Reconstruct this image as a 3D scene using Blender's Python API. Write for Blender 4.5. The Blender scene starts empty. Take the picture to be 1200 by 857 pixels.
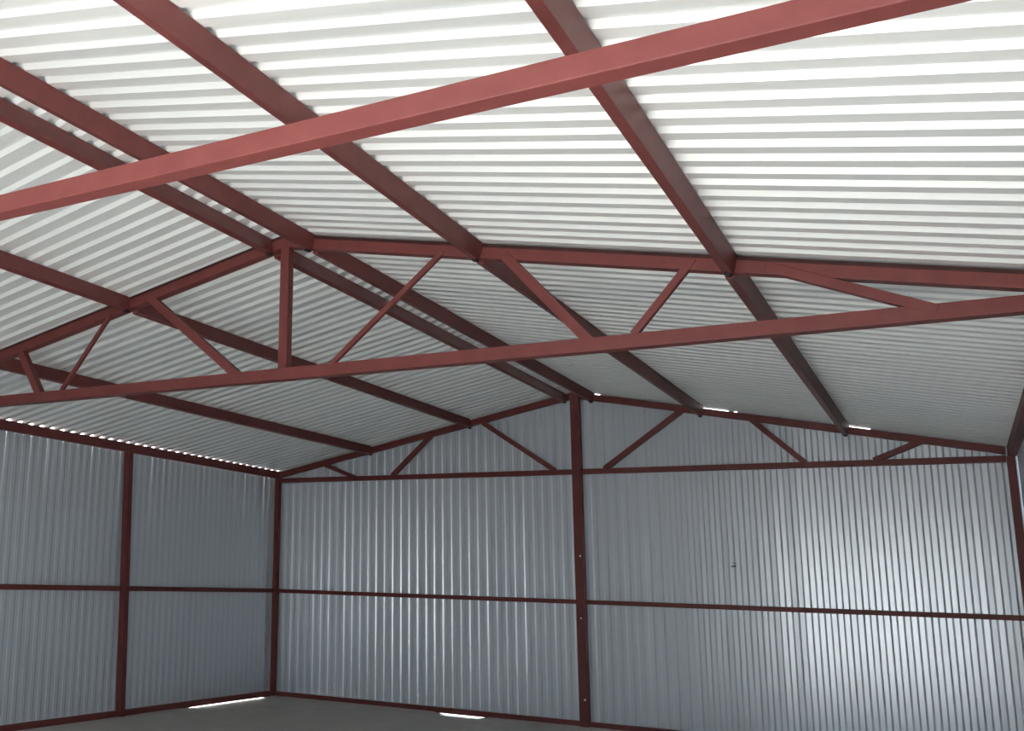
import bpy, bmesh, math, random
from mathutils import Vector, Matrix

random.seed(7)
S = bpy.context.scene
COL = S.collection

# ------------------------------------------------------------------ measures (metres)
HALF = 5.0                       # half span of the shed
EAVE, RIDGE = 3.548, 4.5616      # rafter centre line at the eave and at the ridge
SL = (RIDGE - EAVE) / HALF       # roof fall per metre
CHORD = 3.457                    # bottom chords
GIRT = 1.660
Y_BACK = 0.0
Y_MID = -7.955                   # free-standing truss
Y_TIE = -11.827                  # lone tie beam
Y_POST = -3.87
Y_FRONT = -16.2
SHEET = 0.060                    # roof sheet above the rafter centre line


def zr(x):
    return RIDGE - SL * abs(x)


# ------------------------------------------------------------------ materials
def new_mat(name):
    m = bpy.data.materials.new(name)
    m.use_nodes = True
    nt = m.node_tree
    return m, nt, nt.nodes['Principled BSDF']


def add(nt, kind, **kw):
    n = nt.nodes.new(kind)
    for k, v in kw.items():
        setattr(n, k, v)
    return n


def paint_mat(name, col, col2, rough):
    m, nt, b = new_mat(name)
    tc = add(nt, 'ShaderNodeTexCoord')
    n1 = add(nt, 'ShaderNodeTexNoise')
    n1.inputs['Scale'].default_value = 9.0
    n1.inputs['Detail'].default_value = 6.0
    n2 = add(nt, 'ShaderNodeTexNoise')
    n2.inputs['Scale'].default_value = 60.0
    n2.inputs['Detail'].default_value = 3.0
    r1 = add(nt, 'ShaderNodeValToRGB')
    r1.color_ramp.elements[0].position = 0.35
    r1.color_ramp.elements[0].color = (*col2, 1)
    r1.color_ramp.elements[1].position = 0.65
    r1.color_ramp.elements[1].color = (*col, 1)
    nt.links.new(tc.outputs['Object'], n1.inputs['Vector'])
    nt.links.new(tc.outputs['Object'], n2.inputs['Vector'])
    nt.links.new(n1.outputs['Fac'], r1.inputs['Fac'])
    nt.links.new(r1.outputs['Color'], b.inputs['Base Color'])
    bp = add(nt, 'ShaderNodeBump')
    bp.inputs['Strength'].default_value = 0.08
    bp.inputs['Distance'].default_value = 0.002
    nt.links.new(n2.outputs['Fac'], bp.inputs['Height'])
    nt.links.new(bp.outputs['Normal'], b.inputs['Normal'])
    b.inputs['Roughness'].default_value = rough
    b.inputs['Specular IOR Level'].default_value = 0.25
    return m


def zinc_mat(name, col, metal, rough):
    m, nt, b = new_mat(name)
    tc = add(nt, 'ShaderNodeTexCoord')
    n1 = add(nt, 'ShaderNodeTexNoise')
    n1.inputs['Scale'].default_value = 1.4
    n1.inputs['Detail'].default_value = 4.0
    mr = add(nt, 'ShaderNodeMapRange')
    mr.inputs['To Min'].default_value = rough - 0.015
    mr.inputs['To Max'].default_value = rough + 0.015
    nt.links.new(tc.outputs['Object'], n1.inputs['Vector'])
    nt.links.new(n1.outputs['Fac'], mr.inputs['Value'])
    nt.links.new(mr.outputs['Result'], b.inputs['Roughness'])
    b.inputs['Base Color'].default_value = (*col, 1)
    b.inputs['Metallic'].default_value = metal
    return m


def ground_mat(name, col, col2, scale, rough=0.85):
    m, nt, b = new_mat(name)
    tc = add(nt, 'ShaderNodeTexCoord')
    n1 = add(nt, 'ShaderNodeTexNoise')
    n1.inputs['Scale'].default_value = scale
    n1.inputs['Detail'].default_value = 8.0
    r1 = add(nt, 'ShaderNodeValToRGB')
    r1.color_ramp.elements[0].position = 0.3
    r1.color_ramp.elements[0].color = (*col2, 1)
    r1.color_ramp.elements[1].position = 0.7
    r1.color_ramp.elements[1].color = (*col, 1)
    nt.links.new(tc.outputs['Object'], n1.inputs['Vector'])
    nt.links.new(n1.outputs['Fac'], r1.inputs['Fac'])
    nt.links.new(r1.outputs['Color'], b.inputs['Base Color'])
    bp = add(nt, 'ShaderNodeBump')
    bp.inputs['Strength'].default_value = 0.2
    bp.inputs['Distance'].default_value = 0.01
    nt.links.new(n1.outputs['Fac'], bp.inputs['Height'])
    nt.links.new(bp.outputs['Normal'], b.inputs['Normal'])
    b.inputs['Roughness'].default_value = rough
    return m


RED = paint_mat('red_oxide_primer', (0.155, 0.043, 0.040), (0.133, 0.036, 0.034), 0.48)
DARK = paint_mat('dark_strip', (0.050, 0.018, 0.016), (0.040, 0.014, 0.013), 0.6)  # darker brown tone for the flat strip along the middle truss rafters
SCREW = zinc_mat('zinc_screw', (0.75, 0.75, 0.74), 1.0, 0.3)
BLACK = paint_mat('black_steel', (0.02, 0.016, 0.016), (0.015, 0.012, 0.012), 0.6)
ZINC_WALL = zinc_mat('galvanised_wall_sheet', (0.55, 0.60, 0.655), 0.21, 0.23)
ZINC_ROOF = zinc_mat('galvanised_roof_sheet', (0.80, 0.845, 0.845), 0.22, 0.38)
CONC = ground_mat('concrete_floor', (0.60, 0.56, 0.51), (0.52, 0.485, 0.44), 2.5, 0.55)
SAND = ground_mat('pale_yard', (0.36, 0.355, 0.34), (0.30, 0.295, 0.285), 0.6)


# ------------------------------------------------------------------ object helpers
def finish(name, bm, mat, parent=None, base=None, bevel=0.0, smooth=False):
    """Link a bmesh written in world coordinates as one object."""
    org = Vector(parent['_org']) if parent is not None else Vector(base or (0, 0, 0))
    bmesh.ops.recalc_face_normals(bm, faces=bm.faces)
    bmesh.ops.translate(bm, verts=bm.verts, vec=-org)
    me = bpy.data.meshes.new(name)
    bm.to_mesh(me)
    bm.free()
    me.materials.append(mat)
    if smooth:
        for p in me.polygons:
            p.use_smooth = True
    o = bpy.data.objects.new(name, me)
    COL.objects.link(o)
    if parent is not None:
        o.parent = parent
    else:
        o.location = org
    if bevel:
        md = o.modifiers.new('edge', 'BEVEL')
        md.width = bevel
        md.segments = 2
        md.limit_method = 'ANGLE'
        for p in me.polygons:
            p.use_smooth = False
    return o


def tag(o, label, cat, group=None):
    o['label'] = label
    o['category'] = cat
    o['kind'] = 'thing'
    if group:
        o['group'] = group
    return o


def thing(name, loc, label, cat, group=None):
    o = bpy.data.objects.new(name, None)
    o.empty_display_size = 0.2
    COL.objects.link(o)
    o.location = loc
    o['_org'] = list(loc)
    return tag(o, label, cat, group)


def structure(o):
    o['kind'] = 'structure'
    return o


def bar(bm, p, q, side, w, h, p_shear=None, q_shear=None):
    """Rectangular tube from p to q; `side` is the direction of its width w, h the other way."""
    p, q = Vector(p), Vector(q)
    d = (q - p).normalized()
    s = Vector(side)
    s = (s - d * s.dot(d)).normalized()
    u = d.cross(s).normalized()
    vs = []
    for c in (p, q):
        for a, b in ((-1, -1), (1, -1), (1, 1), (-1, 1)):
            vs.append(bm.verts.new(c + s * (a * w / 2) + u * (b * h / 2)))
    for f in ((0, 1, 2, 3), (7, 6, 5, 4), (0, 4, 5, 1), (1, 5, 6, 2), (2, 6, 7, 3), (3, 7, 4, 0)):
        bm.faces.new([vs[i] for i in f])
    return bm


def prism_y(bm, prof0, y0, prof1, y1):
    """Loft between two (x, z) outlines standing at y0 and y1."""
    a = [bm.verts.new((x, y0, z)) for x, z in prof0]
    b = [bm.verts.new((x, y1, z)) for x, z in prof1]
    n = len(a)
    bm.faces.new(a)
    bm.faces.new(b[::-1])
    for i in range(n):
        j = (i + 1) % n
        bm.faces.new([a[i], b[i], b[j], a[j]])
    return bm


def box(bm, x0, x1, y0, y1, z0, z1):
    return bar(bm, ((x0 + x1) / 2, (y0 + y1) / 2, z0), ((x0 + x1) / 2, (y0 + y1) / 2, z1), (1, 0, 0), x1 - x0, y1 - y0)


def bolt(bm, c, axis, r=0.008, t=0.006):
    """Hexagon head standing on the face it is screwed into."""
    ax = Vector(axis).normalized()
    m = ax.to_track_quat('Z', 'Y').to_matrix().to_4x4()
    m.translation = Vector(c) + ax * t / 2
    bmesh.ops.create_cone(bm, cap_ends=True, segments=6, radius1=r, radius2=r * 0.85, depth=t, matrix=m)
    m2 = m.copy()
    m2.translation = Vector(c) + ax * 0.0008
    bmesh.ops.create_cone(bm, cap_ends=True, segments=14, radius1=r * 1.5, radius2=r * 1.5, depth=0.0016, matrix=m2)
    return bm


# ------------------------------------------------------------------ corrugated sheets
def profile(u0, u1, low, flank, crest, height, jit=0.0, jw=0.0):
    """Trapezoidal profile between u0 and u1: list of (u, depth)."""
    pts, u = [], u0
    state = 0
    dep = [0.0, height]
    pts.append((u, 0.0))
    seq = (low, flank, crest, flank)
    while u < u1:
        step = seq[state] * (1 + random.uniform(-jw, jw))
        u += step
        base = 0.0 if state in (0, 3) else height
        pts.append((min(u, u1), base + random.uniform(-jit, jit)))
        state = (state + 1) % 4
    return pts


WALL_PROF = dict(low=0.050, flank=0.021, crest=0.048, flank_h=0.0084)


def wall_sheet(name, base, u0, u1, zb, zt, place, segs=1):
    """Vertical ribs; place(u, depth, z) -> world point, zb/zt functions of u."""
    bm = bmesh.new()
    pts = profile(u0, u1, WALL_PROF['low'], WALL_PROF['flank'], WALL_PROF['crest'], WALL_PROF['flank_h'], 0.0006, 0.05)
    prev = None
    for u, dep in pts:
        lo, hi = zb(u), zt(u)
        c = [bm.verts.new(place(u, dep, lo)), bm.verts.new(place(u, dep, hi))]
        if prev:
            bm.faces.new([prev[0], c[0], c[1], prev[1]])
        prev = c
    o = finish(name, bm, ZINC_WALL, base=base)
    md = o.modifiers.new('gauge', 'SOLIDIFY')
    md.thickness = 0.0012
    md.offset = 0.0
    return structure(o)


def roof_sheet(name, sgn):
    bm = bmesh.new()
    pts = profile(Y_FRONT - 0.35, 0.030, 0.080, 0.0235, 0.057, 0.029, 0.0010, 0.04)
    prev = None
    for y, dep in pts:
        c = []
        for x in (sgn * 0.03, -5.0 if sgn < 0 else 5.14):
            c.append(bm.verts.new((x, y, zr(x) + SHEET + dep)))
        if prev:
            bm.faces.new([prev[0], c[0], c[1], prev[1]])
        prev = c
    o = finish(name, bm, ZINC_ROOF, base=(0, 0, 0))
    md = o.modifiers.new('gauge', 'SOLIDIFY')
    md.thickness = 0.0012
    md.offset = 1.0
    return structure(o)


roof_sheet('ceiling_left', -1)
roof_sheet('ceiling_right', 1)

# ridge cap over the crests
bm = bmesh.new()
prism_y(bm, [(-0.16, zr(.16) + SHEET + .043), (0, RIDGE + SHEET + .043), (.16, zr(.16) + SHEET + .043),
             (.16, zr(.16) + SHEET + .045), (0, RIDGE + SHEET + .046), (-.16, zr(.16) + SHEET + .045)], Y_FRONT - .35,
        [(-0.16, zr(.16) + SHEET + .043), (0, RIDGE + SHEET + .043), (.16, zr(.16) + SHEET + .043),
         (.16, zr(.16) + SHEET + .045), (0, RIDGE + SHEET + .046), (-.16, zr(.16) + SHEET + .045)], 0.03)
structure(finish('trim_1', bm, ZINC_ROOF))

# back wall: its top leaves short open slits beside three purlins
SLITS = ((0.255, 0.32), (1.70, 1.99), (2.05, 2.12), (3.36, 3.60))


def back_top(x):
    for a, b in SLITS:
        if a <= x <= b:
            return zr(x) + 0.018
    return zr(x) + SHEET + 0.030


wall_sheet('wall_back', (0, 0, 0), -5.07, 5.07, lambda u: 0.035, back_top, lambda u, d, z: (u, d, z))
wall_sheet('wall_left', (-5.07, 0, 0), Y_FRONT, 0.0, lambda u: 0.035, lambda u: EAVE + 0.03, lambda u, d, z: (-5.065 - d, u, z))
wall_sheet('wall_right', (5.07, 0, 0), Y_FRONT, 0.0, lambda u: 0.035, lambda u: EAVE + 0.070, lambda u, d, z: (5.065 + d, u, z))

# front gable with the open gateway
GX0, GX1, GZ = 0.6, 4.75, 3.5
for nm, a, b, zb in (('wall_front', -5.07, GX0, 0.0), ('wall_front_right', GX1, 5.07, 0.0), ('wall_front_top', GX0, GX1, GZ)):
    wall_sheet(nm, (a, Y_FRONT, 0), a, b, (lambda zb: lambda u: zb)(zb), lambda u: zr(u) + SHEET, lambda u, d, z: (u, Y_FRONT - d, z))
bm = bmesh.new()
box(bm, GX0 - .1, GX0, Y_FRONT + .01, Y_FRONT + .11, 0, GZ + .1)
box(bm, GX1, GX1 + .1, Y_FRONT + .01, Y_FRONT + .11, 0, GZ + .1)
box(bm, GX0, GX1, Y_FRONT + .01, Y_FRONT + .11, GZ, GZ + .1)
structure(finish('trim_2', bm, RED))

# ------------------------------------------------------------------ floor and yard
bm = bmesh.new()
nx, ny = 60, 100


def floor_z(x, y):
    z = 0.004 * math.sin(1.7 * x + .6) * math.sin(1.1 * y + .3)
    z = min(z, 0.0) + 0.0
    e = 0.0
    if x < -4.75:                             # worn edge: open slits in two places only
        e += 0.020 - 0.034 * min(1, max(0, (y + 2.6) / 0.5)) * min(1, max(0, (-0.12 - y) / 0.2))
    elif y > -0.35:
        e += 0.020 - (0.040 if -2.12 < x < -1.5 else 0.0)
    return z + e


grid = [[None] * (ny + 1) for _ in range(nx + 1)]
for i in range(nx + 1):
    for j in range(ny + 1):
        x = -5.12 + 10.24 * i / nx
        y = Y_FRONT - .1 + (-Y_FRONT + .22) * (1 - (1 - j / ny) ** 1.6)
        grid[i][j] = bm.verts.new((x, y, floor_z(x, y)))
for i in range(nx):
    for j in range(ny):
        bm.faces.new([grid[i][j], grid[i + 1][j], grid[i + 1][j + 1], grid[i][j + 1]])
structure(finish('floor', bm, CONC, smooth=True))

bm = bmesh.new()
bmesh.ops.create_grid(bm, x_segments=40, y_segments=40, size=140)
bmesh.ops.translate(bm, verts=bm.verts, vec=(0, 0, -0.045))
structure(finish('ground', bm, SAND, smooth=True))


# ------------------------------------------------------------------ purlins
def purlin(label, sgn, xa, ya, xb, yb, group, width=0.055):
    """Tube under the roof sheet from y=ya to y=yb; xa, xb are its lower outer/inner edges at those ends."""
    th = math.atan(SL)
    t = (math.cos(th), -sgn * math.sin(th))
    n = (sgn * math.sin(th), math.cos(th))
    h = (SHEET + 0.076) * math.cos(th) - 0.001

    def prof(x):
        p = (x, zr(x) - 0.076)
        return [p, (p[0] + width * t[0], p[1] + width * t[1]),
                (p[0] + width * t[0] + h * n[0], p[1] + width * t[1] + h * n[1]), (p[0] + h * n[0], p[1] + h * n[1])]
    base = ((xa + xb) / 2, (ya + yb) / 2, zr((xa + xb) / 2) - 0.076)
    root = thing('purlin', base, label, 'purlin', group)
    bm = bmesh.new()
    prism_y(bm, prof(xa), ya, prof(xb), yb)
    finish('tube', bm, RED, root, bevel=0.004)
    # small seat cleat under the end towards the back
    bm = bmesh.new()
    p = prof(xb)
    c0 = Vector((p[0][0] + .012 * t[0], yb - .03, p[0][1] + .012 * t[1]))
    c1 = Vector((p[1][0] - .006 * t[0], yb - .03, p[1][1] - .006 * t[1]))
    bar(bm, c0 - Vector((n[0], 0, n[1])) * .008, c1 - Vector((n[0], 0, n[1])) * .008, (0, 1, 0), .05, .016)
    finish('cleat', bm, BLACK, root, bevel=0.002)['label'] = 'small black end cleat'
    return root


M0, M1, B1 = Y_MID - 0.047, Y_MID + 0.047, -0.105
F0 = Y_FRONT + 0.12
GP = 'purlins under the roof sheets'
far = 'back bay'
purlin('maroon purlin right of the roof peak, running from middle truss to back gable', 1, 0.212, M1, 0.205, B1, GP)
purlin('maroon purlin right of the roof peak, running overhead up to the middle truss', 1, 0.213, F0, 0.212, M0, GP)
purlin('maroon purlin left of the roof peak, running from middle truss to back gable', -1, -0.155, M1, -0.165, B1, GP)
purlin('maroon purlin left of the roof peak, running overhead up to the middle truss', -1, -0.150, F0, -0.155, M0, GP)
purlin('first maroon purlin down the right slope from the peak, behind the middle truss', 1, 1.612, M1, 1.645, B1, GP)
purlin('first maroon purlin down the right slope from the peak, crossing above the lone tie beam', 1, 1.735, F0, 1.622, M0, GP)
purlin('second maroon purlin down the right slope from the peak, behind the middle truss', 1, 3.288, M1, 3.318, B1, GP, 0.060)
purlin('second maroon purlin down the right slope from the peak, crossing above the lone tie beam', 1, 3.300, F0, 3.296, M0, GP, 0.060)
purlin('first maroon purlin down the left slope from the peak, behind the middle truss', -1, -1.660, M1, -1.610, B1, GP)
purlin('first maroon purlin down the left slope from the peak, in front of the middle truss', -1, -1.665, F0, -1.662, M0, GP)
purlin('second maroon purlin down the left slope from the peak, behind the middle truss', -1, -3.400, M1, -3.270, B1, GP)
purlin('second maroon purlin down the left slope from the peak, in front of the middle truss', -1, -3.420, F0, -3.405, M0, GP)

# eave members: the roof sheet lies on them
for sgn, txt in ((-1, 'maroon eave beam topping the left wall, dots of daylight along its upper edge'),
                 (1, 'maroon eave beam along the top of the right wall')):
    bm = bmesh.new()
    xo, xi = sgn * 5.062, sgn * 4.973
    pr = [(xo, EAVE - .055), (xi, EAVE - .055), (xi, zr(xi) + SHEET - .001), (xo, zr(xo) + SHEET - .001)]
    prism_y(bm, pr, F0, pr, -0.004)
    o = finish('eave_beam', bm, RED, base=(sgn * 5.0, (F0 - .1) / 2, EAVE - .055), bevel=.004)
    tag(o, txt, 'beam', 'eave beams')


# ------------------------------------------------------------------ trusses
def rafter(bm, sgn, y, depth, zlo, zhi, xend=4.96, x0=0.0):
    pr = []
    pts = [(sgn * x0, zr(x0) + zlo), (sgn * xend, zr(xend) + zlo), (sgn * xend, zr(xend) + zhi), (sgn * x0, zr(x0) + zhi)]
    return prism_y(bm, pts, y - depth / 2, pts, y + depth / 2)


def diagonals(root, y, front, lst):
    for (xa, za), (xb, zb), w in lst:
        bm = bmesh.new()
        yc = front + w / 2
        bar(bm, (xa, yc, za), (xb, yc, zb), (0, 1, 0), w, w)
        finish('diagonal', bm, RED, root, bevel=.003)


# middle truss
t1 = thing('roof_truss', (0, Y_MID, CHORD - .057), 'maroon steel roof truss spanning the middle of the shed, standing free of any wall', 'truss', 'roof trusses')
for sgn in (-1, 1):
    bm = bmesh.new()
    rafter(bm, sgn, Y_MID, 0.09, -0.056, 0.028)
    o = finish('rafter', bm, RED, t1, bevel=.004)
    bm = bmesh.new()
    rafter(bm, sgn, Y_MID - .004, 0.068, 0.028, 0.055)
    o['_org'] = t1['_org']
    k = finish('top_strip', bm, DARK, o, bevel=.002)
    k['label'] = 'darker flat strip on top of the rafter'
bm = bmesh.new()
bar(bm, (-4.96, Y_MID, CHORD - .010), (4.96, Y_MID, CHORD - .010), (0, 1, 0), 0.100, 0.094)
finish('bottom_chord', bm, RED, t1, bevel=.004)
bm = bmesh.new()
bar(bm, (0.004, Y_MID - .005, CHORD + .037), (0.004, Y_MID - .005, RIDGE - .02), (0, 1, 0), 0.078, 0.080)
finish('king_post', bm, RED, t1, bevel=.003)
diagonals(t1, Y_MID, Y_MID - .0515, [
    ((0.452, 3.490), (1.390, 4.262), 0.038),
    ((1.855, 4.160), (2.458, 3.446), 0.072),
    ((2.726, 3.490), (3.120, 3.948), 0.048),
    ((3.540, 3.838), (4.410, 3.456), 0.062),
    ((-1.420, 4.266), (-0.400, 3.444), 0.072),
    ((-1.842, 4.150), (-2.395, 3.490), 0.034),
    ((-2.960, 3.900), (-2.668, 3.450), 0.072),
    ((-3.700, 3.800), (-4.380, 3.490), 0.050),
])

# gable frame against the back wall
Y2 = -0.063
t2 = thing('roof_truss', (0, Y2, CHORD - .04), 'maroon steel gable truss fixed against the back wall', 'truss', 'roof trusses')
for sgn in (-1, 1):
    bm = bmesh.new()
    rafter(bm, sgn, Y2, 0.08, -0.048, 0.040, 4.955, 0.062)
    finish('rafter', bm, RED, t2, bevel=.004)
    bm = bmesh.new()
    bar(bm, (sgn * .066, Y2, CHORD), (sgn * 4.95, Y2, CHORD), (0, 1, 0), 0.08, 0.072)
    finish('bottom_chord', bm, RED, t2, bevel=.004)
diagonals(t2, Y2, Y2 - .044, [
    ((0.378, 3.485), (1.470, 4.272), 0.072),
    ((2.250, 4.105), (2.875, 3.485), 0.068),
    ((3.630, 3.485), (4.170, 3.712), 0.068),
    ((-0.318, 3.485), (-1.390, 4.232), 0.066),
    ((-2.885, 3.485), (-2.225, 4.085), 0.068),
    ((-4.110, 3.695), (-3.560, 3.485), 0.060),
])

# lone tie beam nearest the gateway
bm = bmesh.new()
bar(bm, (-4.955, Y_TIE, CHORD), (4.955, Y_TIE, CHORD), (0, 1, 0), 0.090, 0.086)
tie = finish('tie_beam', bm, RED, base=(0, Y_TIE, CHORD - .043), bevel=.005)
tag(tie, 'bright red tie beam spanning the shed alone in front of the trusses', 'beam')


# ------------------------------------------------------------------ posts
def post(x, y, w, ztop, label, screws=(), face=-1, lean=0.0):
    root = thing('steel_post', (x, y, 0), label, 'post', 'wall posts')
    bm = bmesh.new()
    box(bm, x - w / 2, x + w / 2, y - w / 2, y + w / 2, 0.0, ztop)
    for v in bm.verts:
        v.co.y += lean * (v.co.z / ztop - GIRT / ztop)
    finish('shaft', bm, RED, root, bevel=.004)
    for z, dx in screws:
        bm = bmesh.new()
        bolt(bm, (x + dx, y + face * w / 2, z), (0, face, 0))
        finish('screw', bm, SCREW, root)['label'] = 'small shiny screw head'
    return root


post(0, -0.082, 0.12, RIDGE + 0.035, 'tall maroon post in the middle of the back wall, reaching up to the roof peak',
     ((2.283, .02), (1.443, .005), (0.371, .022)))
post(-5.0, -0.063, 0.082, EAVE - 0.056, 'maroon corner post where the left wall meets the back wall')
post(5.0, -0.063, 0.082, EAVE - 0.056, 'maroon corner post where the right wall meets the back wall')
post(-5.0, Y_POST, 0.092, EAVE - 0.056, 'maroon post standing along the left wall, halfway between back corner and middle truss', lean=-0.11)
for sgn, sd in ((-1, 'left'), (1, 'right')):
    post(sgn * 5.0, Y_MID, 0.092, EAVE - .056, 'maroon post on the %s wall under the end of the middle truss' % sd)
    post(sgn * 5.0, Y_TIE, 0.085, EAVE - .056, 'maroon post on the %s wall holding the end of the lone tie beam' % sd)
post(5.0, Y_POST, 0.092, EAVE - 0.056, 'maroon post standing along the right wall, between back corner and middle truss')


# ------------------------------------------------------------------ girts and base rails
def rail(name, p, q, w, h, label, cat, group):
    bm = bmesh.new()
    bar(bm, p, q, (0, 0, 1), h, w)
    o = finish(name, bm, RED, base=tuple((Vector(p) + Vector(q)) / 2), bevel=.003)
    return tag(o, label, cat, group)


GG, BG = 'girts halfway up the walls', 'base rails along the walls'
rail('girt_rail', (-4.958, -.035, GIRT), (-.061, -.035, GIRT), .05, .060, 'thin maroon girt across the left half of the back wall', 'girt', GG)
rail('girt_rail', (.061, -.035, GIRT), (4.958, -.035, GIRT), .05, .060, 'thin maroon girt across the right half of the back wall', 'girt', GG)
rail('girt_rail', (-5.030, Y_POST + .047, GIRT), (-5.030, -.106, GIRT), .05, .064, 'thin maroon girt on the left wall between its post and the back corner', 'girt', GG)
rail('girt_rail', (-5.030, Y_MID + .047, GIRT), (-5.030, Y_POST - .047, GIRT), .05, .064, 'thin maroon girt on the left wall, on the near side of its post', 'girt', GG)
rail('base_rail', (-4.958, -.042, .045), (-.061, -.042, .045), .07, .076, 'maroon base rail along the foot of the back wall, left of the tall post', 'rail', BG)
rail('base_rail', (.061, -.042, .045), (4.958, -.042, .045), .07, .076, 'maroon base rail along the foot of the back wall, right of the tall post', 'rail', BG)
rail('base_rail', (-5.025, Y_POST + .102, .048), (-5.025, -.106, .048), .07, .080, 'maroon base rail on the left wall, from its post to the back corner', 'rail', BG)
rail('base_rail', (-5.025, Y_MID + .047, .048), (-5.025, Y_POST - .003, .048), .07, .080, 'maroon base rail on the left wall, on the near side of its post', 'rail', BG)

# small dark clip left on the back wall
root = thing('wire_clip', (1.958, -.004, 2.19), 'tiny dark wire clip on the bare back wall to the right of the tall post', 'clip')
bm = bmesh.new()
bar(bm, (1.930, -.006, 2.176), (1.985, -.006, 2.188), (0, 1, 0), .012, .018)
finish('jaw', bm, BLACK, root, bevel=.002)
bm = bmesh.new()
bar(bm, (1.945, -.006, 2.222), (1.990, -.006, 2.222), (0, 1, 0), .008, .008)
finish('wire', bm, BLACK, root)

# ------------------------------------------------------------------ light
w = bpy.data.worlds.new('daylight')
S.world = w
w.use_nodes = True
nt = w.node_tree
bg = nt.nodes['Background']
sky = nt.nodes.new('ShaderNodeTexSky')
sky.sky_type = 'NISHITA'
sky.sun_disc = False
sky.sun_elevation = math.radians(48)
sky.sun_rotation = math.radians(-50)
sky.air_density = 1.0
sky.dust_density = 2.0
hz = nt.nodes.new('ShaderNodeMixRGB')          # thin high cloud whitens the blue
hz.inputs['Fac'].default_value = 0.55
hz.inputs['Color2'].default_value = (2.6, 2.65, 2.7, 1)
nt.links.new(sky.outputs['Color'], hz.inputs['Color1'])
nt.links.new(hz.outputs['Color'], bg.inputs['Color'])
bg.inputs['Strength'].default_value = 0.32

sun = bpy.data.lights.new('sun', 'SUN')
sun.energy = 10.0
sun.angle = math.radians(0.6)
sun.color = (1.0, 0.975, 0.94)
so = bpy.data.objects.new('sun', sun)
COL.objects.link(so)
sd = Vector((0.0, -1.0, 1.15)).normalized()      # towards the sun: high, in front of the gateway
so.rotation_euler = sd.to_track_quat('Z', 'Y').to_euler()
so.location = (-20, 20, 30)

# ------------------------------------------------------------------ camera
cam = bpy.data.cameras.new('camera')
cam.sensor_fit = 'HORIZONTAL'
cam.sensor_width = 36.0
cam.lens = 1230.223 * 36.0 / 1200.0
cam.shift_x = 0.25
cam.shift_y = -0.0018
cam.clip_start = 0.05
cam.clip_end = 500
co = bpy.data.objects.new('camera', cam)
COL.objects.link(co)
Rg = (0.8359150837, 0.5480683350, 0.0294461031)
Fw = (-0.5420593674, 0.8159519888, 0.2009825717)
Up = (0.0861255770, -0.1839658993, 0.9791521500)
co.matrix_world = Matrix(((Rg[0], Up[0], -Fw[0], 4.3777), (Rg[1], Up[1], -Fw[1], -14.9579), (Rg[2], Up[2], -Fw[2], 1.8375), (0, 0, 0, 1)))
S.camera = co

for o in bpy.data.objects:
    if '_org' in o:
        del o['_org']

S.view_settings.view_transform = 'Standard'
S.view_settings.look = 'None'
S.view_settings.exposure = 2.50
S.view_settings.gamma = 1.0
S.view_settings.use_curve_mapping = False
S.cycles.max_bounces = 14
S.cycles.diffuse_bounces = 8
S.cycles.glossy_bounces = 8
S.cycles.sample_clamp_indirect = 4.0
S.cycles.blur_glossy = 1.0
S.cycles.use_denoising = True
